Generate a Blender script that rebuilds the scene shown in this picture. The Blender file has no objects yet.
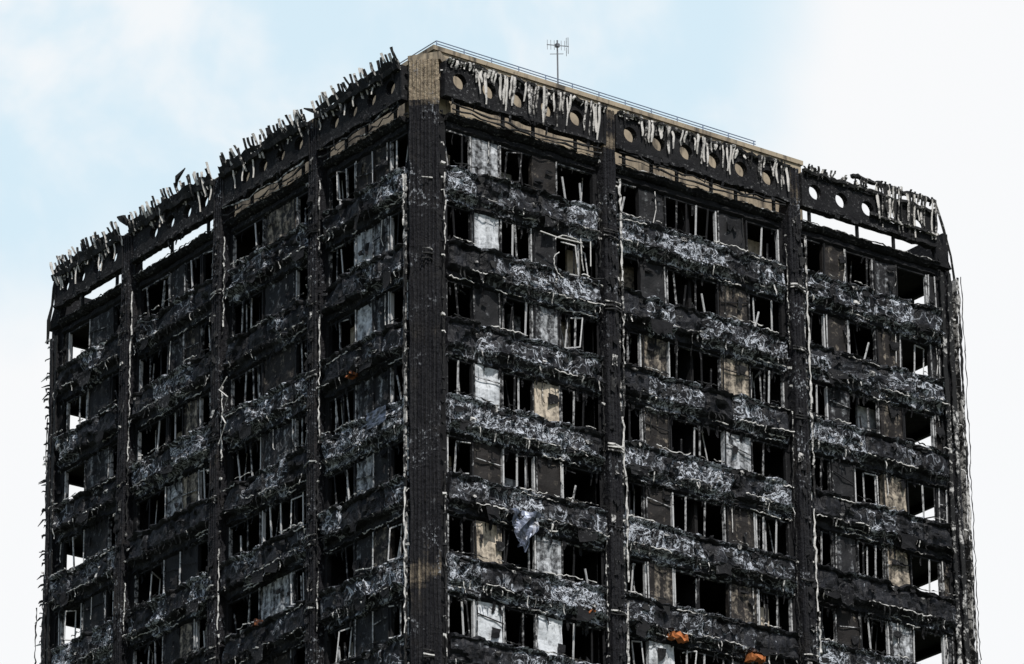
import bpy, math, random
from mathutils import Vector, Matrix, noise as mn
random.seed(11)
R=random.random
def U(a,b): return a+(b-a)*random.random()
W=22.3; H=2.6; ZW=62.6
NROW=24; FINE=10

def S(side,u,v,z):
    z=z+ZW
    if side=='R': return (u,-v,z)
    if side=='L': return (-v,u,z)
    if side=='B': return (W+v,u,z)
    if side=='D': return (u,W+v,z)
    return (u,v,z)   # world plan coordinates
def nz(x,y,z,s=1.0): return mn.noise(Vector((x*s,y*s,z*s)))

class MB:
    def __init__(s): s.v=[];s.f=[];s.t=[]
    def ring_sweep(s,rings,closed=True,cap=True,tone=0.0,skip=None):
        n=len(rings[0]);b=len(s.v)
        for r in rings: s.v.extend(r)
        m=n if closed else n-1
        for i in range(len(rings)-1):
            tn=tone(i) if callable(tone) else tone
            for j in range(m):
                if skip and skip(i,j): continue
                a=b+i*n+j;c=b+i*n+(j+1)%n
                s.f.append((a,c,c+n,a+n));s.t.append(tn)
        if cap and n>2:
            t0=tone(0) if callable(tone) else tone
            s.f.append(tuple(b+j for j in range(n)));s.t.append(t0)
            e=b+(len(rings)-1)*n
            s.f.append(tuple(e+j for j in range(n))[::-1]);s.t.append(t0)
    def box(s,side,u0,u1,v0,v1,z0,z1,tone=0.0):
        r=[[S(side,u,v0,z0),S(side,u,v1,z0),S(side,u,v1,z1),S(side,u,v0,z1)] for u in (u0,u1)]
        s.ring_sweep(r,tone=tone)
    def sweepu(s,side,u0,u1,du,prof,amp=0.03,fr=2.5,tone=0.0,rag=0.0,seed=0.0,fn=None,skip=None):
        n=max(1,int((u1-u0)/du));rings=[]
        for i in range(n+1):
            u=u0+(u1-u0)*i/n;r=[]
            for j,(v,z) in enumerate(prof):
                d=amp*(nz(u+seed,z,seed,fr)+.6*nz(u,z+seed,3.1,fr*2.7)) if v>0.02 else 0
                dz=rag*(nz(u+seed,z*.5,9.7+seed,fr*1.2)+.5*nz(u+seed,z*.5,4.7,fr*3.5))
                o=fn(u,v,z) if fn else 0
                r.append(S(side,u,v+d+o,z+dz))
            rings.append(r)
        tn=tone
        if callable(tone): tn=lambda i:tone(u0+(u1-u0)*(i+.5)/n)
        s.ring_sweep(rings,tone=tn,skip=skip)
    def tube(s,side,pts,r,n=5,tone=0.0,flat=1.0):
        P=[Vector(S(side,*p)) for p in pts]
        rings=[]
        for i,p in enumerate(P):
            a=P[max(0,i-1)];b=P[min(len(P)-1,i+1)]
            d=(b-a)
            if d.length<1e-6: d=Vector((0,0,1))
            d.normalize()
            up=Vector((0,0,1)) if abs(d.z)<.9 else Vector((.6,-.8,0))
            x=d.cross(up).normalized();y=d.cross(x)
            rr=r[i] if isinstance(r,(list,tuple)) else r
            rings.append([tuple(p+x*math.cos(2*math.pi*k/n+.6)*rr*flat+y*math.sin(2*math.pi*k/n+.6)*rr) for k in range(n)])
        s.ring_sweep(rings,tone=tone)
    def bar(s,side,p,q,w,d,tone=0.0):
        s.tube(side,[p,q],w*.7,n=4,tone=tone,flat=d/w)
    def drip(s,side,u,z1,L,w,v0,lean=0.0,tone=0.5,thick=.03,seg=6,slant=0.0):
        rings=[];uo=0;ph=R()*9
        for i in range(seg+1):
            t=i/seg
            z=z1-L*t
            ww=w*(.75+.5*R())*(1.0 if t<.7 else (1.15-t)/.5+.12)
            uo+=U(-.02,.02)
            vv=v0+lean*(1-t)+.04*math.sin(ph+t*4)
            uc=u+uo+slant*(1-t)
            rings.append([S(side,uc-ww/2,vv,z),S(side,uc,vv-thick,z+.01),S(side,uc+ww/2,vv+.01,z),S(side,uc,vv+thick,z-.01)])
        s.ring_sweep(rings,tone=tone)
    def flap(s,side,u,v,z,w,h,tone):
        a=U(-.05,.05)
        s.ring_sweep([[S(side,u,v,z),S(side,u+w*.5,v+U(0,.05),z+a*.5),S(side,u+w,v+U(0,.05),z+a)],
                      [S(side,u+a,v+U(0,.07),z-h*.6),S(side,u+w*.5,v+U(0,.1),z-h*U(.4,.8)),S(side,u+w*U(.7,1.1),v+U(0,.08),z-h*.5)],
                      [S(side,u+a*2,v+U(0,.12),z-h),S(side,u+w*.5,v+U(0,.12),z-h*U(.7,1.2)),S(side,u+w*U(.5,1),v+U(0,.1),z-h*U(.6,1))]],closed=False,cap=False,tone=tone)
    def obj(s,name,mat,parent,smooth=False):
        me=bpy.data.meshes.new(name);me.from_pydata(s.v,[],s.f);me.update()
        at=me.attributes.new('tone','FLOAT','FACE');at.data.foreach_set('value',s.t)
        me.materials.append(mat)
        if smooth: me.polygons.foreach_set('use_smooth',[True]*len(s.f))
        o=bpy.data.objects.new(name,me);bpy.context.collection.objects.link(o)
        if parent: o.parent=parent
        return o

# ---------------- materials
def newmat(name,rough=.8,spec=.3):
    m=bpy.data.materials.new(name);m.use_nodes=True
    nt=m.node_tree;b=nt.nodes['Principled BSDF'];b.inputs['Roughness'].default_value=rough
    b.inputs['Specular IOR Level'].default_value=spec
    return m,nt,b
class G:
    def __init__(s,nt):
        s.nt=nt;s.tc=nt.nodes.new('ShaderNodeTexCoord')
    def map(s,sc):
        m=s.nt.nodes.new('ShaderNodeMapping');m.inputs['Scale'].default_value=sc
        s.nt.links.new(s.tc.outputs['Object'],m.inputs['Vector']);return m.outputs[0]
    def noise(s,sc,det=4,ro=.6,dist=0,vec=None):
        n=s.nt.nodes.new('ShaderNodeTexNoise');n.inputs['Scale'].default_value=sc;n.inputs['Detail'].default_value=det
        n.inputs['Roughness'].default_value=ro;n.inputs['Distortion'].default_value=dist
        s.nt.links.new(vec if vec else s.tc.outputs['Object'],n.inputs['Vector']);return n.outputs['Fac']
    def math(s,op,a,b=None,c=None,clamp=False):
        n=s.nt.nodes.new('ShaderNodeMath');n.operation=op;n.use_clamp=clamp
        for i,x in enumerate((a,b,c)):
            if x is None: continue
            if isinstance(x,(int,float)): n.inputs[i].default_value=x
            else: s.nt.links.new(x,n.inputs[i])
        return n.outputs[0]
    def step(s,x,a,b):
        n=s.nt.nodes.new('ShaderNodeMapRange');n.interpolation_type='SMOOTHSTEP'
        s.nt.links.new(x,n.inputs[0])
        for i,y in ((1,a),(2,b)): n.inputs[i].default_value=y
        return n.outputs[0]
    def mix(s,f,a,b):
        n=s.nt.nodes.new('ShaderNodeMix');n.data_type='RGBA'
        if isinstance(f,(int,float)): n.inputs[0].default_value=f
        else: s.nt.links.new(f,n.inputs[0])
        for i,x in ((6,a),(7,b)):
            if isinstance(x,tuple): n.inputs[i].default_value=(*x,1)
            else: s.nt.links.new(x,n.inputs[i])
        return n.outputs[2]
    def tone(s):
        n=s.nt.nodes.new('ShaderNodeAttribute');n.attribute_name='tone';return n.outputs['Fac']
    def bump(s,b,h,st,dist=.05):
        n=s.nt.nodes.new('ShaderNodeBump');n.inputs['Strength'].default_value=st;n.inputs['Distance'].default_value=dist
        s.nt.links.new(h,n.inputs['Height']);s.nt.links.new(n.outputs[0],b.inputs['Normal'])
    def curl(s,n,w):
        d=s.math('ABSOLUTE',s.math('SUBTRACT',n,.5));return s.math('SUBTRACT',1,s.step(d,w*.3,w))
    def out(s,b,c): s.nt.links.new(c,b.inputs['Base Color'])

# spandrel: charred, blistered cladding with ash rims
M_SP,nt,b=newmat('charred_spandrel',.6,.25);g=G(nt)
big=g.noise(.6,3,.6);mid=g.noise(1.9,4,.60,1.2);fine=g.noise(7,3,.6,.6)
t=g.tone()
dark=g.mix(g.step(mid,.4,.62),(.003,.003,.004),(.015,.0155,.019))
bt=g.math('ADD',big,g.math('MULTIPLY',t,.42))
m1=g.math('MULTIPLY',g.curl(mid,.030),g.step(bt,.55,.76))
m2=g.math('MULTIPLY',g.curl(fine,.026),g.step(bt,.66,.92))
m3=g.math('MULTIPLY',g.step(fine,.60,.635),g.step(g.math('ADD',g.noise(1.9,2,.5),g.math('MULTIPLY',t,.34)),.70,.80))
m=g.math('ADD',g.math('MULTIPLY',m1,.85),g.math('ADD',g.math('MULTIPLY',m2,.7),g.math('MULTIPLY',m3,.9)),clamp=True)
g.out(b,g.mix(m,dark,(.50,.53,.58)));g.bump(b,g.noise(4.2,4,.65,.5),.8,.10)

def charmat(name,c0,c1,pale,amt,rough=.85):
    m,nt,b=newmat(name,rough,.2);g=G(nt)
    a=g.noise(1.2,5,.65);f=g.noise(9,4,.7);st=g.noise(1.0,3,.6,0,g.map((7,7,.45)))
    c=g.mix(g.step(a,.3,.7),c0,c1);c=g.mix(g.math('MULTIPLY',g.step(st,.5,.75),.5),c,(.004,.004,.005))
    k=g.math('MULTIPLY',g.step(f,.55,.68),g.step(g.math('ADD',g.noise(.7,3,.6),g.math('MULTIPLY',g.tone(),.6)),.6,.85))
    c=g.mix(g.math('MULTIPLY',k,amt),c,pale)
    g.out(b,c);g.bump(b,f,.7,.05);return m
M_CH=charmat('charred_concrete',(.004,.004,.005),(.014,.014,.015),(.25,.25,.25),.5)
M_INT=charmat('sooty_interior',(.004,.004,.005),(.016,.015,.015),(.10,.10,.09),.3)
M_SLAB=charmat('sooty_ceiling',(.008,.008,.008),(.03,.027,.025),(.12,.11,.09),.4)

M_COL,nt,b=newmat('burnt_column_ribs',.75,.2);g=G(nt)
a=g.noise(.9,4,.65);f=g.noise(8,4,.7);st=g.noise(1,3,.65,0,g.map((11,11,.35)))
t=g.tone()
c=g.mix(g.step(st,.35,.7),(.003,.003,.005),(.015,.015,.017))
c=g.mix(g.math('MULTIPLY',g.step(a,.52,.7),.5),c,(.024,.021,.019))
be_=g.mix(g.step(f,.35,.7),(.33,.27,.19),(.14,.11,.08))
k=g.step(g.math('ADD',g.math('MULTIPLY',a,.6),g.math('ADD',g.math('MULTIPLY',st,.35),g.math('MULTIPLY',t,.6))),.68,.92)
c=g.mix(g.math('MULTIPLY',k,.9),c,be_)
k2=g.math('MULTIPLY',g.step(f,.55,.63),g.step(g.noise(.6,3,.6),.51,.63))
c=g.mix(g.math('MULTIPLY',k2,.6),c,(.38,.40,.43))
g.out(b,c);g.bump(b,g.math('ADD',f,g.noise(3.5,3,.6)),.9,.10)

M_BE,nt,b=newmat('sooty_beige_concrete',.9,.2);g=G(nt)
a=g.noise(.8,5,.65);st=g.noise(1,4,.6,0,g.map((3,3,.5)));f=g.noise(6,4,.7)
c=g.mix(g.step(a,.3,.7),(.36,.30,.215),(.25,.205,.15))
c=g.mix(g.math('MULTIPLY',g.step(g.math('ADD',st,g.math('MULTIPLY',a,.4)),.66,.88),.85),c,(.04,.036,.032))
c=g.mix(g.math('MULTIPLY',g.step(f,.58,.7),.6),c,(.08,.065,.05))
g.out(b,c);g.bump(b,f,.4,.03)

def palemat(name,col,soot,lo,hi,rough=.75):
    m,nt,b=newmat(name,rough,.25);g=G(nt)
    f=g.noise(6,4,.7,.5);a=g.noise(1.5,3,.6);t=g.tone()
    k=g.step(g.math('ADD',g.math('ADD',g.math('MULTIPLY',f,.7),g.math('MULTIPLY',a,.3)),g.math('MULTIPLY',g.math('SUBTRACT',t,.5),.5)),lo,hi)
    g.out(b,g.mix(k,soot,col));g.bump(b,f,.7,.04);return m
M_ASH=palemat('melted_pale_cladding',(.50,.49,.47),(.010,.010,.010),.47,.61)
M_FIN=palemat('melted_crown_fins',(.50,.48,.45),(.010,.010,.010),.44,.58)
M_PAN=palemat('infill_panel',(.58,.60,.62),(.012,.012,.013),.38,.80)
M_CRM=palemat('cream_infill_panel',(.50,.43,.34),(.014,.012,.011),.36,.78)
M_RUST=palemat('exposed_orange_insulation',(.42,.14,.045),(.03,.012,.008),.40,.62)
M_FRM=palemat('burnt_window_frame',(.46,.46,.46),(.010,.010,.011),.44,.64)
M_SHEET,nt,b=newmat('buckled_metal_sheet',.4,.5);g=G(nt)
g.out(b,g.mix(g.step(g.noise(4,4,.6),.4,.65),(.11,.13,.18),(.03,.033,.04)));b.inputs['Metallic'].default_value=.3
M_STEEL,nt,b=newmat('galvanised_steel',.45,.5);g=G(nt)
g.out(b,g.mix(g.noise(5),(.16,.21,.30),(.25,.30,.38)));b.inputs['Metallic'].default_value=.3
M_ANT,nt,b=newmat('weathered_aerial_metal',.5,.5);g=G(nt)
g.out(b,g.mix(g.noise(5),(.07,.08,.09),(.15,.15,.16)))

tower=bpy.data.objects.new('burnt_tower_block',None);bpy.context.collection.objects.link(tower)
sp=MB();ch=MB();ash=MB();pan=MB();crm=MB();frm=MB();inte=MB();slab=MB();col=MB();be=MB();fin=MB();rust=MB();sheet=MB();beam=MB()

BAYS={
'R':[(.8,6.75,[('W',0,.17),('P',.18,.35),('W',.36,.57),('P',.58,.74),('W',.75,1)]),
     (7.5,14.55,[('W',0,.15),('P',.16,.30),('W',.31,.62),('P',.63,.79),('W',.8,1)]),
     (15.4,21.5,[('W',0,.17),('P',.18,.33),('W',.34,.54),('P',.55,.71),('O',.72,.94),('Q',.945,1)])],
'L':[(.8,5.2,[('W',0,.22),('P',.23,.42),('P',.425,.64),('W',.66,1)]),
     (6.0,10.85,[('W',0,.22),('P',.23,.60),('W',.62,1)]),
     (11.65,16.55,[('W',0,.22),('P',.23,.42),('P',.425,.62),('W',.63,1)]),
     (17.4,21.6,[('W',0,.22),('P',.23,.58),('O',.60,.92),('Q',.93,1)])],
}
back=[('W',0,.42),('P',.43,.5),('W',.51,.7),('P',.71,.78),('W',.8,1)]
BAYS['B']=[(.5,6.75,back),(7.5,14.55,back),(15.4,21.7,back)]
BAYS['D']=[(.45,5.2,back),(6,10.85,back),(11.65,16.55,back),(17.4,21.7,back)]
PT={('R',0,1):[.6,.8,.1,.9,.1,.75,1,.9,.2],('R',0,3):[.1,.15,.5,.8,.05,.6,1,.6,.3],
    ('R',1,1):[.15,.1,.4,.2,.1,.3,.85,.5,.2],('R',1,3):[.1,.3,.55,.6,.15,.3,.4,.3,.2],
    ('L',0,1):[.2,.4,.3,.25,.1,.3,.15,.5,.2],('L',0,2):[.25,.75,.72,.3,.55,.2,.2,.3,.2]}
def spandrel(side,bi,u0,u1,c,k,fine):
    du=.085 if fine else .6
    offs={}
    pw=(u1-u0)/max(1,round((u1-u0)/1.25))
    sd=U(0,50)
    tn={}
    basetone=U(.1,.65) if R()<.8 else 0.0
    def idx(u): return int((u-u0)/pw)
    def tone(u):
        i=idx(u)
        if i not in tn: tn[i]=min(1,max(0,basetone+U(-.4,.4)))
        return tn[i]
    def fn(u,v,z):
        if v<.25 or z<c-1.62: return 0
        i=idx(u)
        if i not in offs: offs[i]=U(-.05,.05)
        fr=(u-u0)/pw-i
        o=offs[i]+(-.08 if (fr<.06 or fr>.94) else 0)
        b=nz(u+sd,z,7.7,1.5)
        if b>.24: o-=min(.16,(b-.24)*1.1)
        return o
    if fine:
        pr=[(0,c-.66),(.18,c-.66),(.36,c-.68),(.44,c-.73),(.39,c-.79),(.30,c-.84),(.33,c-.97),(.33,c-1.08),(.33,c-1.19),(.33,c-1.30),(.33,c-1.41),(.34,c-1.50),(.46,c-1.55),(.40,c-1.62),(.16,c-1.68),(.13,c-1.78),(.14,c-1.88),(.0,c-1.94)]
    else:
        pr=[(0,c-.66),(.36,c-.68),(.33,c-.86),(.33,c-1.5),(.38,c-1.56),(.14,c-1.68),(.0,c-1.94)]
    sp.sweepu(side,u0-.04,u1+.04,du,pr,amp=.075 if fine else .03,fr=2.6,tone=tone,rag=.10 if fine else .0,seed=sd,fn=fn)
    if not fine: return
    for (zz,vv,pr_) in ((c-.68,.45,.5),(c-.82,.40,.2),(c-1.59,.47,.65),(c-1.74,.22,.3),(c-1.90,.18,.5)):
        u=u0
        while u<u1:
            L=U(.2,1.5)
            if R()<pr_:
                n=max(2,int(L/.09));pts=[];rr=[]
                dz=U(-.05,.05)
                for i in range(n+1):
                    uu=min(u+L*i/n,u1)
                    pts.append((uu,vv+U(-.015,.04),zz+dz+U(-.035,.035)+.08*nz(uu,c,sd,1.5)));rr.append(U(.005,.030))
                ash.tube(side,pts,rr,n=4,tone=U(.1,.85))
            u+=L+U(0,.4)
    u=u0
    while u<u1:
        if R()<.6:
            ash.drip(side,u,c-1.58+U(-.04,.04),U(.06,.38),U(.015,.06),.43,tone=U(.0,.7),thick=.010,seg=3)
        u+=U(.07,.3)
    u=u0
    while u<u1:
        if R()<.55: ch.drip(side,u,c-1.88,U(.08,.45),U(.03,.12),.1,tone=U(0,.6),thick=.012,seg=3)
        u+=U(.1,.4)
    for _ in range(int((u1-u0)*3)):
        (ash if R()<.3 else ch).flap(side,U(u0,u1-.2),.38,c-U(.68,1.5),U(.04,.35),U(.04,.26),U(0,.55))
    for _ in range(2):
        if R()<.5:
            x=U(u0,u1-.8);ch.flap(side,x,.45,c-1.5,U(.3,.9),U(.25,.6),U(0,.7))

def window(side,u0,u1,c,fine,k,sparse=False):
    z0=c-.64;z1=c+.64;v=.02
    if not fine: return
    w=.05
    if R()<.8: frm.box(side,u0,u0+w,v-.08,v+.04,z0,z1,U(.1,.9))
    if R()<.8: frm.box(side,u1-w,u1,v-.08,v+.04,z0,z1,U(.1,.9))
    frm.box(side,u0+w,u1-w,v-.07,v+.03,z1-w,z1,U(0,.45))
    if R()<.6: frm.box(side,u0+w,u1-w,v-.07,v+.03,z0,z0+w,U(0,.55))
    n=1 if (u1-u0)<1.2 else (2 if (u1-u0)<1.9 else 4)
    if sparse: n=1
    for i in range(n):
        if R()<(.5 if sparse else .76):
            x=u0+(u1-u0)*(i+1)/(n+1)+U(-.2,.2);d=U(-.2,.2) if R()<.4 else 0
            frm.bar(side,(x,v-.02,z0+.03),(x+d,v-.03+U(0,.1),z1-.04-(U(.2,.7) if R()<.2 else 0)),.045,.05,U(.15,1))
    for q in range(1 if sparse else 2):
        if R()<(.2 if sparse else .35):
            x=u0+.1+U(0,.6)*(u1-u0);cw=min(.55,(u1-u0)*.5);an=U(.2,1.3)*(1 if R()<.5 else -1);dx=cw*math.cos(an);dv=-abs(cw*math.sin(an)) if R()<.6 else abs(cw*math.sin(an))*.6
            tl=U(-.18,.18);t2=U(.2,1)
            a=(x,v-.05,z0+.1);b_=(x+tl,v-.05,z1-.12);c_=(x+dx+tl,v-.05+dv,z1-.14+tl*.6);d_=(x+dx,v-.05+dv,z0+.12+tl*.6)
            for p,q_ in ((a,b_),(b_,c_),(c_,d_),(d_,a)):
                if R()<.8: frm.bar(side,p,q_,.038,.04,t2)
    if sparse: return
    if R()<.5:
        x=U(u0,u1);frm.bar(side,(x,-.3,z0),(x+U(-.3,.3),-.4,z1),.03,.03,U(.2,.9))
    if R()<.5:
        x=U(u0,u1-.4);d=U(.35,1.4);h=U(.4,1.4);(crm if R()<.6 else pan).box(side,x,x+U(.25,.9),-d-.1,-d,z0-.2,z0+h,U(.45,1))
    for _ in range(random.randint(2,5)):
        x=U(u0,u1-.15);h=U(.05,.3)
        ch.tube(side,[(x,-.08,z0),(x+U(-.04,.04),-.02,z0+h*.6),(x+U(-.12,.12),.02,z0+h)],[U(.05,.14),U(.03,.09),.01],n=5,tone=U(0,.9))
    for _ in range(2):
        x=U(u0,u1);ch.drip(side,x,z1+.02,U(.1,.5),U(.02,.12),.0,tone=U(0,.7),thick=.01,seg=3)

def panel(side,u0,u1,c,fine,tone):
    z0=c-.645;z1=c+.645
    if not fine:
        pan.box(side,u0,u1,-.12,.03,z0,z1,tone);return
    if tone<.3 and R()<.12: window(side,u0,u1,c,fine,0);return
    mb=crm if R()<.45 and tone<.82 else pan
    n=max(2,int((u1-u0)/.12));m=10;sd=U(0,40);rings=[]
    for i in range(n+1):
        u=u0+(u1-u0)*i/n
        rings.append([S(side,u,.03+.08*nz(u+sd,z0+(z1-z0)*j/m,sd,2.2),z0+(z1-z0)*j/m) for j in range(m+1)]+[S(side,u,-.15,z1),S(side,u,-.15,z0)])
    tt=lambda i:min(1,max(0,tone+.12*math.sin(i*1.7+sd)))
    mb.ring_sweep(rings,tone=tt)
    for x in (u0,u1):
        if R()<.75: frm.bar(side,(x,.08,z0),(x+U(-.04,.04),.09,z1),.035,.03,U(.1,.85))
    if R()<.4:
        frm.bar(side,(u0,.09,c+U(-.1,.3)),(u1,.09,c+U(-.1,.3)),.03,.03,U(.0,.6))
    if R()<.4:
        x=U(u0,u1);ash.tube(side,[(x,.1,z1),(x+U(-.05,.05),.12,c),(x+U(-.1,.1),.1,c-U(0,.6))],.018,n=4,tone=U(.1,.9))
    for _ in range(2):
        if R()<.5: ch.flap(side,U(u0,u1-.2),.1,c+U(-.2,.6),U(.1,.4),U(.1,.5),U(0,.6))

for side,bays in BAYS.items():
    front=side in 'RL'
    for bi,(u0,u1,seg) in enumerate(bays):
        for k in range(NROW):
            fine=front and k<FINE
            c=-H*k
            spandrel(side,bi,u0,u1,c,k,fine)
            pr=[(0,c+.93),(.10,c+.9),(.13,c+.72),(.02,c+.655),(-.15,c+.655),(-.15,c+.93)]
            ch.sweepu(side,u0,u1,.12 if fine else 2,pr,amp=.06,tone=U(0,.4),seed=k+bi*3.3,rag=.04 if fine else 0)
            w=u1-u0
            for si,(ty,a,b_) in enumerate(seg):
                a=u0+a*w;b_=u0+b_*w
                if ty=='W': window(side,a,b_,c,fine,k)
                elif ty=='O': window(side,a,b_,c,fine,k,True)
                else:
                    tl=PT.get((side,bi,si))
                    tone=tl[k] if tl and k<len(tl) else (U(.03,.28) if R()<.78 else U(.35,.6))
                    if ty=='Q': tone=U(0,.3)
                    panel(side,a,b_,c,fine,tone)
for k in range(NROW+1):
    z=-H*k+1.2
    slab.box('w',.02,W-.02,.02,W-.02,z-.32,z-.02)
core0,core1=4.6,W-4.6
inte.box('w',core0,core1,core0,core1,-ZW+.01,.9)
for x in (7.12,14.97):
    inte.box('w',x-.1,x+.1,.1,core0-.01,-ZW+.01,.87);inte.box('w',x-.1,x+.1,core1+.01,W-.1,-ZW+.01,.87)
for x in (3.0,10.9,19.55):
    inte.box('w',x-.06,x+.06,.25,core0-.01,-ZW+.01,.86)
for y in (5.6,11.25,17.0):
    inte.box('w',.1,core0-.01,y-.1,y+.1,-ZW+.01,.87);inte.box('w',core1+.01,W-.1,y-.1,y+.1,-ZW+.01,.87)
for y in (3.1,8.3,14.1,19.5):
    inte.box('w',.25,core0-.01,y-.06,y+.06,-ZW+.01,.86)

def ribcol(mb,pts,ztop,tone_fn,dz=.2,seed=0,zb=-ZW+.01,amp=.02):
    n=int((ztop-zb)/dz);rings=[]
    cx=sum(p[0] for p in pts)/len(pts);cy=sum(p[1] for p in pts)/len(pts)
    for i in range(n+1):
        z=ztop+(zb-ztop)*i/n
        rr=[]
        for x,y in pts:
            q=1+amp*2*nz(x*3+seed,y*3,z,1.6)+amp*nz(x,y,z,5)
            rr.append((cx+(x-cx)*q,cy+(y-cy)*q,z+ZW))
        rings.append(rr)
    mb.ring_sweep(rings,tone=lambda i:tone_fn(ztop+(zb-ztop)*i/n))
def ribline(a,b,n,nx,ny,d=.035):
    out=[]
    for i in range(n):
        for f,o in ((.0,0),(.18,d),(.62,d),(.8,0)):
            t=(i+f)/n;out.append((a[0]+(b[0]-a[0])*t+nx*o,a[1]+(b[1]-a[1])*t+ny*o))
    out.append(b);return out
s2=.7071
def coltone(seed,top=.28,bands=()):
    def f(z):
        k=.04+.2*nz(seed,0,z,.5)+.2*nz(seed,4,z,1.3)
        if z>1.35: k+=top*min(1,(z-1.35)/.3)
        for a,b_,q in bands:
            if a<z<b_: k+=q*math.sin(math.pi*(z-a)/(b_-a))
        return k
    return f
def corner(cx,cy,sx,sy,seed,zt,tf):
    a=(-.30,.38);b=(.38,-.30)
    fr=ribline(a,b,8,-s2,-s2,.05)
    pts=fr+[(.45,-.05),(.45,.45),(-.05,.45)]
    pts=[(cx+sx*x,cy+sy*y) for x,y in pts]
    ribcol(col,pts,zt,tf,seed=seed,amp=.045)
corner(0,0,1,1,1.0,2.9,coltone(1.0,.8,((-15.2,-12.6,.3),(-5.6,-4.6,.3))))
corner(W,0,-1,1,5.0,.9,coltone(5,0));corner(0,W,1,-1,9.0,.9,coltone(9,0));corner(W,W,-1,-1,13.0,.9,coltone(13,0))
def facecol(side,uc,seed,zt,w=.5,p=.42):
    fl=ribline((uc-w/2,p),(uc+w/2,p),4,0,1,.04)
    pts=[S(side,x,y,0)[:2] for x,y in [(uc-w/2,-.1)]+[(uc-w/2,p*.5)]+fl+[(uc+w/2,p*.5),(uc+w/2,-.1)]]
    ribcol(col,pts,zt,coltone(seed,.15 if side=='L' else .3),seed=seed,amp=.05)
    ch.box(side,uc-.42,uc-w/2-.01,-.1,.06,-ZW+.01,1.1);ch.box(side,uc+w/2+.01,uc+.42,-.1,.06,-ZW+.01,1.1)
COLS={'R':[7.12,14.97],'L':[5.6,11.25,17.0],'B':[7.12,14.97],'D':[5.6,11.25,17.0]}
for sd_,us in COLS.items():
    for i,u in enumerate(us): facecol(sd_,u,20+i*7+ord(sd_),(2.8 if sd_=='L' else 2.9) if sd_ in 'RL' else .9)
ch.box('R',.38,.8,-.1,.05,-ZW+.01,1.1);ch.box('L',.38,.8,-.1,.05,-ZW+.01,1.1)
ch.box('R',21.5,21.9,-.1,.07,-ZW+.01,1.1);ch.box('L',21.6,21.9,-.1,.07,-ZW+.01,1.1)
zlow=-H*FINE-1
def hang(side,u,v,z1,z0,r0=.02,r1=.06,tl=.2,th=.9,gap=.12,step=.16,n=4):
    z=z1
    while z>z0:
        L=U(1.2,4.5)
        pts=[];rr=[];m=int(L/step);oo=U(-.04,.04)
        for i in range(m+1):
            zz=z-L*i/m
            pts.append((u+oo+U(-.03,.03),v+U(-.03,.03),zz));rr.append(U(r0,r1))
        ash.tube(side,pts,rr,n=n,tone=U(tl,th));z-=L
        if R()<.5: z-=U(0,gap*6)
def strip(side,u,v,w,z1,z0,tone=.5,amp=.05,du=0,dv=1e-3):
    z=z1;rings=[]
    while z>z0:
        a=amp*(nz(u,z,1.1,1.4)+nz(u,z,2.2,5));b_=amp*(nz(u,z,5.1,1.4)+nz(u,z,6.2,5));o=.04*nz(u,z,9,.5)
        rings.append([S(side,u-w/2+a,v+o,z),S(side,u+w/2+b_,v+o+dv,z),S(side,u+w/2+b_,v+o-.04,z),S(side,u-w/2+a,v+o-.04,z)]);z-=.13
    ash.ring_sweep(rings,tone=lambda i:tone+.35*nz(u,i*.13,3,.9))
def brackets(side,u,v,zt,zb,pr=.75,big=.12,dirs=1):
    z=zt
    while z>zb:
        if R()<pr:
            w=U(.04,big);h=U(.03,.09)
            (ash if R()<.6 else ch).tube(side,[(u,v,z),(u+dirs*w,v+U(0,.06),z+U(-.03,.03)),(u+dirs*w*1.3,v+U(0,.08),z-U(0,.12))],[h*.7,h*.6,.015],n=4,tone=U(.1,.8))
        z-=U(.25,.75)
for u in COLS['R']:
    brackets('R',u-.3,.3,1,zlow,dirs=-1);brackets('R',u+.3,.3,1,zlow)
    hang('R',u+.38,.45,.5,zlow,.02,.06,.3,.95)
    strip('R',u+.42,.25,.10,.3,zlow,.4,.04)
    hang('R',u-.36,.3,0,zlow,.01,.03,.0,.5,gap=.5)
for u in COLS['L']:
    brackets('L',u-.3,.35,1,zlow,dirs=-1);brackets('L',u+.3,.35,1,zlow)
    hang('L',u-.38,.4,.5,zlow,.01,.04,.1,.8,gap=.5)
    brackets('L',u,.45,1,zlow,pr=.4)
# scabs of char and ash on the column faces
for side,us in COLS.items():
    if side in 'BD': continue
    for u in us:
        for _ in range(75):
            (ash if R()<.25 else ch).flap(side,u+U(-.27,.12),.46,U(zlow,1.5),U(.05,.22),U(.08,.5),U(0,.6))
strip('L',.60,.34,.13,-1,zlow,.5,.06)
hang('L',.56,.38,-1,zlow,.015,.045,.2,.9)
hang('R',.60,.25,-1,zlow,.012,.03,.1,.7,gap=.5)
brackets('L',.44,.3,2.5,zlow);brackets('R',.44,.3,2.5,zlow)
for side,us in (('R',[0.16]+COLS['R']),('L',COLS['L'])):
    for u in us:
        for k in range(-0,FINE):
            z=-H*k-1.15+U(-.3,.3)
            if R()<.7:
                v=.5 if u>1 else .14
                for q in range(random.randint(1,3)):
                    ash.tube(side,[(u-.32,v-.05,z),(u-.1,v+.03,z+U(-.05,.05)),(u+.12,v+.02,z+U(-.06,.06)),(u+.32,v-.05,z+U(-.05,.05))],[U(.01,.05) for _ in range(4)],n=4,tone=U(0,.7));z-=U(.08,.2)
for o,v in ((0,.30),(.22,.36)):
    strip('R',21.65+o*1.3,v-.05,.17,.8,zlow,.45,.05)
brackets('R',22.05,.3,.8,zlow,pr=.8,big=.12);brackets('R',21.55,.3,.8,zlow,pr=.7,dirs=-1)
strip('B',.40,.50,.30,1.0,zlow,.48,.07)
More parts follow.
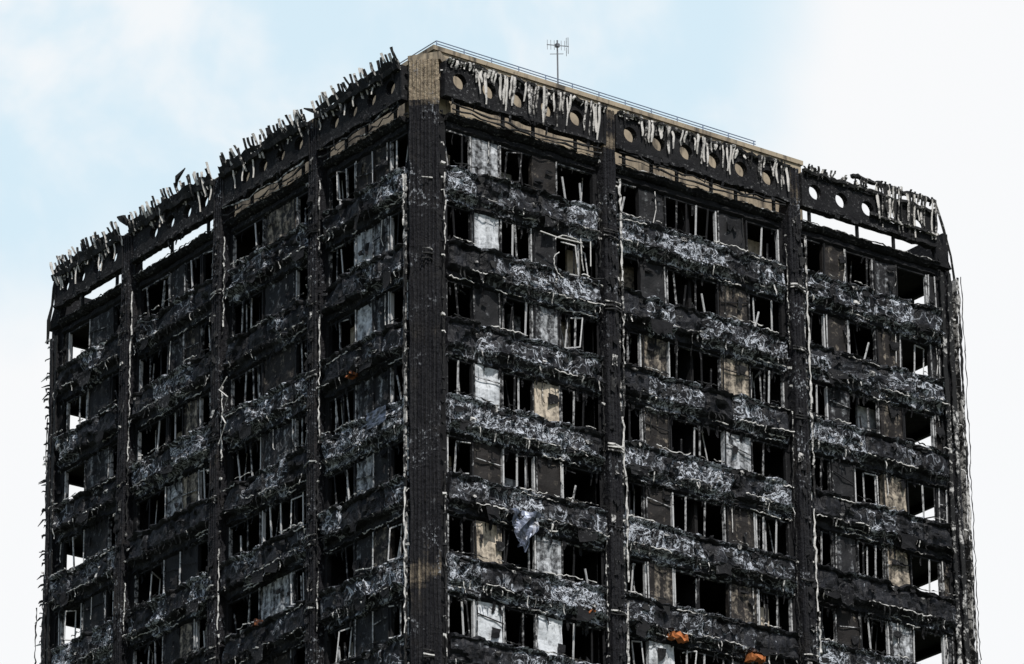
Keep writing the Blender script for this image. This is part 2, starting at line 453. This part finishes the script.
strip('R',W+.62,-.3,.09,1.1,zlow,.45,.05)
hang('B',.2,.66,1.1,zlow,.012,.03,.0,.5,gap=.02,step=.2)
for o in (0,.3): strip('L',21.7+o,.3,.15,.6,zlow,.30,.05)
brackets('L',22.1,.3,.6,zlow,pr=.8,big=.2)
hang('D',.4,.4,.2,zlow,.02,.05,.1,.6)
brackets('D',.3,.45,.6,zlow,pr=.9,big=.1,dirs=-1)
brackets('D',.1,.40,.6,zlow,pr=.8,big=.14,dirs=-1)
hang('D',.2,.62,-2,zlow,.012,.035,.0,.5,gap=.9);hang('D',.1,.85,-9,zlow,.012,.04,.0,.5,gap=.9)
for k in range(FINE):
    for _ in range(3):
        z=-H*k-U(0,2.4);ash.tube('D',[(.2,.35,z),(.1,.6,z+U(-.05,.05)),(.05,.7+U(0,.3),z-U(-.05,.15))],[.04,.035,.01],n=4,tone=U(0,.7))

# ---------------- crown
ZB0,ZB1=1.68,2.75
def holebeam(side,u0,u1,z0,z1,v,th,step,r,first):
    cs=[];u=first
    while u+r<u1-.15: cs.append(u);u+=step
    N=20;zc=(z0+z1)/2+.02
    prev=u0
    for i,cu in enumerate(cs):
        nxt=(cu+cs[i+1])/2 if i+1<len(cs) else u1
        ci=[];rc=[]
        for k in range(N):
            a=2*math.pi*(k+.5)/N;ca,sa=math.cos(a),math.sin(a)
            ci.append((cu+r*ca,zc+r*sa))
            hx=(nxt-cu) if ca>0 else (cu-prev);hz=(z1-zc) if sa>0 else (zc-z0)
            if abs(ca)>=abs(sa): x=hx*(1 if ca>0 else -1);z=hz*(sa/abs(ca))
            else: z=hz*(1 if sa>0 else -1);x=hx*(ca/abs(sa))
            rc.append((cu+x,zc+z))
        bq=len(beam.v)
        for vv in (v,v-th):
            for x,z in ci: beam.v.append(S(side,x,vv,z))
            for x,z in rc: beam.v.append(S(side,x,vv,z))
        cor=[]
        for vv in (v,v-th):
            for (x,z) in ((nxt,z1),(prev,z1),(prev,z0),(nxt,z0)): cor.append(len(beam.v));beam.v.append(S(side,x,vv,z))
        for h in (0,1):
            o=bq+h*2*N
            for k in range(N):
                k2=(k+1)%N
                beam.f.append((o+k,o+k2,o+N+k2,o+N+k));beam.t.append(.3)
                for qi,q in enumerate((45,135,225,315)):
                    if (k+.5)*360/N<q<(k+1.5)*360/N:
                        beam.f.append((o+N+k,o+N+k2,cor[h*4+qi]));beam.t.append(.3)
        for k in range(N):
            k2=(k+1)%N
            beam.f.append((bq+k,bq+k2,bq+2*N+k2,bq+2*N+k));beam.t.append(.6)
        prev=nxt
    beam.sweepu(side,u0,u1,.15,[(v-th-.02,z1),(v+.04,z1),(v+.05,z1+.08),(v-th-.02,z1+.09)],amp=.05,rag=.05,tone=.3)
    beam.sweepu(side,u0,u1,.15,[(v-th-.02,z0-.12),(v+.06,z0-.12),(v+.05,z0),(v-th-.02,z0)],amp=.05,rag=.05,tone=.6)
    for x in (u0,u1):
        beam.box(side,x-.06,x+.02,v-th-.01,v+.03,z0-.1,z1+.05,.3)
    for _ in range(int((u1-u0)*2)):
        ch.flap(side,U(u0,u1-.3),v+.03,U(z0,z0+.1),U(.1,.4),U(.1,.3),U(0,.7))
for bi,(u0,u1,_) in enumerate(BAYS['R']):
    a=u0-.05 if bi else .55
    b_=u1+.2 if bi<2 else 21.3
    holebeam('R',a,b_,ZB0,ZB1,.45,.22,1.17,.27,a+.55)
    u=a+.05
    while u<b_-.05:
        zone=u-a;ztop=2.84
        hd=abs(((u-(a+.55))/1.17+.5)%1-.5)*1.17   # distance to the nearest opening
        if bi==0:
            big_=zone>1.0; L=U(.1,.3) if not big_ else U(.5,1.4); tn=U(.4,1)
            if hd<.22 and big_ and R()<.5: L=U(.15,.4)
        elif bi==1:
            L=U(.1,.3) if zone<.9 else U(.2,.6) if hd<.3 else U(.5,1.05); tn=U(.3,1)
        else:
            big_=zone>2.9; L=U(.1,.35) if not big_ else U(.9,1.65); tn=U(.05,.8)
            ztop=3.2 if zone>2.4 else 3.0
        fin.drip('R',u,ztop+U(0,.12),L,U(.05,.12),.54,lean=U(-.02,.06),tone=tn,thick=.04,seg=7)
        if bi==2 or R()<.12:
            fin.drip('R',u+.05,ztop+U(.05,.2),U(.2,.45),U(.05,.1),.5,lean=U(0,.08),tone=U(0,.6),thick=.04,seg=4)
        u+=U(.10,.18) if R()<.9 else U(.25,.45)
    fin.sweepu('R',a,b_,.1,[(.42,2.78),(.58,2.80),(.60,2.9),(.44,2.92)],amp=.08,rag=.10,tone=.3,seed=bi*5.)
    if bi==2:
        fin.sweepu('R',a+2.9,b_,.12,[(.5,1.95),(.62,1.95),(.62,2.05),(.5,2.05)],amp=.05,rag=.08,tone=.4)
        fin.sweepu('R',a+2.2,b_,.12,[(.4,3.2),(.56,3.22),(.56,3.32),(.4,3.34)],amp=.06,rag=.1,tone=.2)
for bi,(u0,u1,_) in enumerate(BAYS['L']):
    a=u0-.2 if bi else .6;b_=u1+.05 if bi<3 else 21.6
    holebeam('L',a,b_,ZB0,ZB1-.02,.45,.22,1.05,.25,a+.6)
    u=a
    while u<b_:
        fin.drip('L',u,3.30+U(-.12,.12),U(.6,.95),U(.08,.14),.48,lean=U(.14,.28),tone=U(.05,.8),thick=.05,seg=6,slant=U(.08,.16))
        if R()<.25: fin.drip('L',u+.1,2.85,U(.25,1.0),.07,.52,lean=.03,tone=U(.5,1),thick=.03)
        u+=U(.15,.21)
    fin.sweepu('L',a,b_,.1,[(.46,2.6),(.60,2.62),(.64,2.78),(.46,2.76)],amp=.07,rag=.1,tone=.15,seed=bi*3.)
    fin.sweepu('L',a,b_,.1,[(.54,2.8),(.58,2.8),(.66,3.02),(.62,3.02)],amp=.06,rag=.12,tone=.0,seed=bi*3.+1)
for side in 'BD':
    for (u0,u1,_) in BAYS[side]:
        beam.box(side,u0,u1,.2,.42,ZB0,ZB1,.3)
for p in (((16.6,.6,3.0),(16.9,.7,3.3),(17.2,.7,3.45)),((13.6,.6,3.2),(13.4,.7,3.5),(12.8,.75,3.65)),((5.2,.6,2.9),(5.6,.8,3.1))):
    fin.tube('L',p,[.12]+[.16]*(len(p)-2)+[.03],n=4,tone=.1,flat=.4)
for side in 'RL':
    for bi,(u0,u1,_) in enumerate(BAYS[side]):
        ch.sweepu(side,u0-.05,u1+.05,.1,[(-.2,1.10),(.30,1.13),(.36,1.08),(.30,1.02),(.28,.98),(.16,.92),(-.2,.92)],amp=.08,rag=.08,tone=.5,seed=bi)
        u=u0+.3
        skyb=(side=='R' and bi==2) or (side=='L' and bi>=2)
        while u<u1:
            beam.box(side,u-.05,u+.05,.28,.36,1.08,ZB0-.1,.3);u+=U(1.6,2.6) if skyb else U(1.0,1.8)
        for _ in range(0 if skyb else 2):
            z=U(1.25,1.55)
            ash.tube(side,[(u0+(u1-u0)*i/16,.46+U(-.03,.03),z-.15*math.sin(math.pi*i/16)*U(.6,1.3)+U(-.06,.06)) for i in range(17)],[U(.01,.045) for _ in range(17)],n=4,tone=U(.0,.6))
        u=u0
        while u<u1:
            if R()<(.3 if skyb else .6): ch.drip(side,u,ZB0-.08,U(.08,.4),U(.03,.12),.45,tone=U(0,.6),thick=.015,seg=3)
            u+=U(.12,.5)
        ash.tube(side,[(u0+(u1-u0)*i/40,.37+U(-.02,.02),1.09+U(-.04,.04)) for i in range(41)],[U(.006,.03) for _ in range(41)],n=4,tone=.45)
slab.box('w',.02,W-.02,.02,W-.02,.9,1.06)
PX0,PX1,PY0,PY1=1.5,17.0,1.5,14.3
ZP=4.40
be.box('w',PX0,PX1,PY0,PY1,1.07,ZP-.16)
be.box('w',PX0-.06,PX1+.06,PY0-.06,PY1+.06,ZP-.16,ZP)
be.box('w',.05,1.1,.05,1.1,1.07,2.9)
be.ring_sweep([[S('w',x,y,z+dz*(x+1)*.12) for x,y in ((-.32,.42),(.42,-.32),(1.2,.3),(.3,1.2))] for z,dz in ((2.9,0),(3.0,1))])
ash.tube('R',[(21.3,.5,3.25),(21.6,.5,2.4),(21.95,.45,1.4),(22.2,.3,.6)],[.05,.07,.05,.06],n=4,tone=.4)
ash.tube('L',[(21.5,.45,3.1),(21.7,.45,2.4),(21.9,.4,1.8),(22.1,.4,1.3),(22.3,.3,.5)],[.05,.08,.05,.08,.05],n=4,tone=.1)
ch.ring_sweep([[S('R',x,v,z) for x,z in ((21.25,2.8),(21.35,1.6),(21.6,1.0),(22.1,1.0))] for v in (.1,.3)],tone=.3)
ch.ring_sweep([[S('L',x,v,z) for x,z in ((21.4,2.7),(21.4,1.6),(21.6,1.0),(22.3,1.0))] for v in (.1,.3)],tone=.3)

def cab(side,pts,r=.015,tone=.85): ash.tube(side,pts,r,n=5,tone=tone)
def arc(u,v,z,rx,rz,a0,a1,n=12): return [(u+rx*math.cos(a0+(a1-a0)*i/n)+U(-.04,.04),v+U(-.03,.03),z+rz*math.sin(a0+(a1-a0)*i/n)) for i in range(n+1)]
cab('R',arc(5.3,.6,-2.5,.6,.35,.3,2.9),.02);cab('R',arc(5.1,.6,-3.2,.45,.45,2.0,4.6),.018);cab('R',[(4.2,.5,-2.2),(4.8,.6,-2.3),(5.8,.6,-2.25)],.025)
cab('R',[(5.9,.4,-2.0),(5.9,.45,-2.8),(6.0,.4,-3.1)],.02);cab('R',[(6.3,.4,-2.0),(6.25,.45,-2.9)],.02)
cab('L',[(10.4,.5,-4.7),(10.7,.6,-5.1),(10.2,.6,-5.5),(10.7,.5,-6.0)],.028,.95);cab('L',[(10.7,.5,-6.0),(10.3,.6,-6.4),(10.7,.6,-7.0)],.028,.9)
rg=[]
for i in range(13):
    t=i/12
    rg.append([S('R',2.9+1.25*j/12*(1-.75*t)+.25*t+.05*math.sin(i*1.2+j*.7),.50+.08*math.sin(j*.9+i*.7)+.05*nz(i,j,2,.6),-11.9-1.1*t+.3*(j/12)*(1-t)-.2*(j/12)+.04*math.sin(j*1.5+i)) for j in range(13)])
sheet.ring_sweep(rg,closed=False,cap=False)
rg=[[S('L',1.4+1.0*j/9,.50+.05*nz(i,j,5,.7),-8.6-.55*i/9+.05*nz(i,j,9,.7)) for j in range(10)] for i in range(10)]
sheet.ring_sweep(rg,closed=False,cap=False)
for side,u,z,w,h,tn in (('R',9.2,-14.66,.65,.22,.75),('R',12.4,-14.74,.6,.20,.75),('L',8.6,-13.6,.2,.2,.3),('L',3.3,-6.9,.3,.08,.4),('R',5.9,-14.6,.25,.08,.5)):
    rust.sweepu(side,u,u+w,.06,[(.2,z),(.50,z),(.51,z-h*.5),(.50,z-h),(.2,z-h)],amp=.12,fr=4,rag=.12,tone=tn,seed=u)

parts=[(sp,'spandrels',M_SP),(ch,'window_heads_and_char',M_CH),(ash,'peeled_cladding_strips',M_ASH),(pan,'infill_panels',M_PAN),
(crm,'cream_infill_panels',M_CRM),(frm,'window_frames',M_FRM),(inte,'core_and_partitions',M_INT),(slab,'floor_slabs',M_SLAB),
(col,'ribbed_columns',M_COL),(be,'plant_room',M_BE),(fin,'melted_crown_fins',M_FIN),(rust,'exposed_insulation',M_RUST),(sheet,'buckled_sheets',M_SHEET),(beam,'crown_ring_beam',M_CH)]
for mb,n,m in parts: mb.obj(n,m,tower)

rail=MB();zt=ZP
for zz in (.20,.10): rail.tube('w',[(1.6,1.5,zt+zz),(15.0,1.5,zt+zz)],.02,n=6)
x=1.6
while x<15.1: rail.tube('w',[(x,1.5,zt),(x,1.5,zt+.21)],.02,n=6);x+=1.11
rail.tube('w',[(1.6,1.5,zt+.20),(1.6,4,zt+.20)],.02,n=6);rail.tube('w',[(1.6,4,zt),(1.6,4,zt+.20)],.02,n=6)
rail.obj('roof_railing',M_STEEL,None)
an=MB();ax,ay=6.7,1.7;rx,ry=.8,-.6
an.tube('w',[(ax,ay,zt-.6),(ax,ay,zt+1.75)],.028,n=8)
def A(s,z,d=0): return (ax+rx*s+.6*d,ay+ry*s+.8*d,zt+z)
an.tube('w',[A(-.35,1.6),A(.38,1.52)],.016,n=6)
for i in range(7):
    s=-.33+.115*i;an.tube('w',[A(s,1.6-.01*i-.2,-.05),A(s,1.6-.01*i+.2,.05)],.009,n=5)
for z in (1.3,1.42,1.66,1.78): an.tube('w',[A(.3,z,-.12),A(.3,z,.28)],.009,n=5)
an.tube('w',[A(.36,1.25),A(.36,1.85)],.012,n=5)
an.tube('w',[A(-.25,1.25),A(.2,1.25)],.012,n=5)
an.box('w',ax-.06,ax+.06,ay-.06,ay+.06,zt+1.5,zt+1.62)
an.obj('television_aerial',M_ANT,None)

M_G,nt,b=newmat('ground_paving',.9,.2);g=G(nt)
g.out(b,g.mix(g.noise(.05,6),(.05,.07,.03),(.10,.10,.09)))
gm=MB();gm.v=[(-2500,-2500,0),(2500,-2500,0),(2500,2500,0),(-2500,2500,0)];gm.f=[(0,1,2,3)];gm.t=[0]
gm.obj('ground',M_G,None)

az,D,yaw,pit,roll,f=[0.6243989348527189,131.1298698289842,0.645118886994353,0.3929887613162921,-0.011508926267412657,4568.433403799475]
cam=bpy.data.cameras.new('camera');co=bpy.data.objects.new('camera',cam);bpy.context.collection.objects.link(co)
fw=Vector((math.sin(yaw)*math.cos(pit),math.cos(yaw)*math.cos(pit),math.sin(pit)));r=Vector((math.cos(yaw),-math.sin(yaw),0));u=r.cross(fw)
r2=r*math.cos(roll)+u*math.sin(roll);u2=-r*math.sin(roll)+u*math.cos(roll)
mt=Matrix((( r2.x,u2.x,-fw.x,-D*math.sin(az)),(r2.y,u2.y,-fw.y,-D*math.cos(az)),(r2.z,u2.z,-fw.z,1.7),(0,0,0,1)))
co.matrix_world=mt;cam.sensor_width=36;cam.lens=f/1024*36;cam.clip_end=6000;cam.clip_start=1
bpy.context.scene.camera=co

sel=math.radians(50);saz=math.radians(200)
sd=Vector((math.sin(saz)*math.cos(sel),math.cos(saz)*math.cos(sel),math.sin(sel)))
sl=bpy.data.lights.new('sun','SUN');sl.energy=4.4;sl.angle=math.radians(.6);sl.color=(1,.97,.93)
so=bpy.data.objects.new('sun',sl);so.rotation_euler=(-sd).to_track_quat('-Z','Y').to_euler();bpy.context.collection.objects.link(so)
wd=bpy.data.worlds.new('World');bpy.context.scene.world=wd;wd.use_nodes=True;nt=wd.node_tree
bg=nt.nodes['Background'];out=nt.nodes['World Output']
sky=nt.nodes.new('ShaderNodeTexSky');sky.sky_type='NISHITA';sky.sun_disc=False;sky.sun_elevation=sel;sky.sun_rotation=saz
nt.links.new(sky.outputs[0],bg.inputs[0]);bg.inputs[1].default_value=.10
bg2=nt.nodes.new('ShaderNodeBackground');bg2.inputs[1].default_value=1.0
mx=nt.nodes.new('ShaderNodeMixShader')
g=G(nt)
def dot(v):
    n=nt.nodes.new('ShaderNodeVectorMath');n.operation='DOT_PRODUCT';nt.links.new(g.tc.outputs['Generated'],n.inputs[0]);n.inputs[1].default_value=v;return n.outputs['Value']
s=dot(tuple(r));tt=dot(tuple(u));ff=dot(tuple(fw))
n1=g.noise(9,5,.55,.3,g.tc.outputs['Generated']);n2=g.noise(20,5,.55,.2,g.tc.outputs['Generated'])
sj=g.math('ADD',s,g.math('MULTIPLY',g.math('SUBTRACT',n1,.5),.05));tj=g.math('ADD',tt,g.math('MULTIPLY',g.math('SUBTRACT',n1,.5),.09))
bl=g.math('MULTIPLY',g.step(tj,.0,.035),g.math('SUBTRACT',1,g.step(sj,.045,.075)))
bl=g.math('MULTIPLY',bl,g.math('SUBTRACT',1,g.math('MULTIPLY',g.step(n2,.42,.66),.85)))
nt.links.new(g.mix(bl,(.945,.955,.97),(.72,.89,.99)),bg2.inputs[0])
cover=g.math('MAXIMUM',g.step(ff,.4,.85),g.math('MULTIPLY',g.step(g.noise(2.5,5,.6,.2,g.tc.outputs['Generated']),.5,.62),.6))
fac=g.math('MULTIPLY',cover,g.math('SUBTRACT',1,g.math('MULTIPLY',bl,.08)))
nt.links.new(fac,mx.inputs[0]);nt.links.new(bg.outputs[0],mx.inputs[1]);nt.links.new(bg2.outputs[0],mx.inputs[2]);nt.links.new(mx.outputs[0],out.inputs[0])
sc=bpy.context.scene;sc.view_settings.view_transform='Standard';sc.view_settings.look='None';sc.view_settings.exposure=0
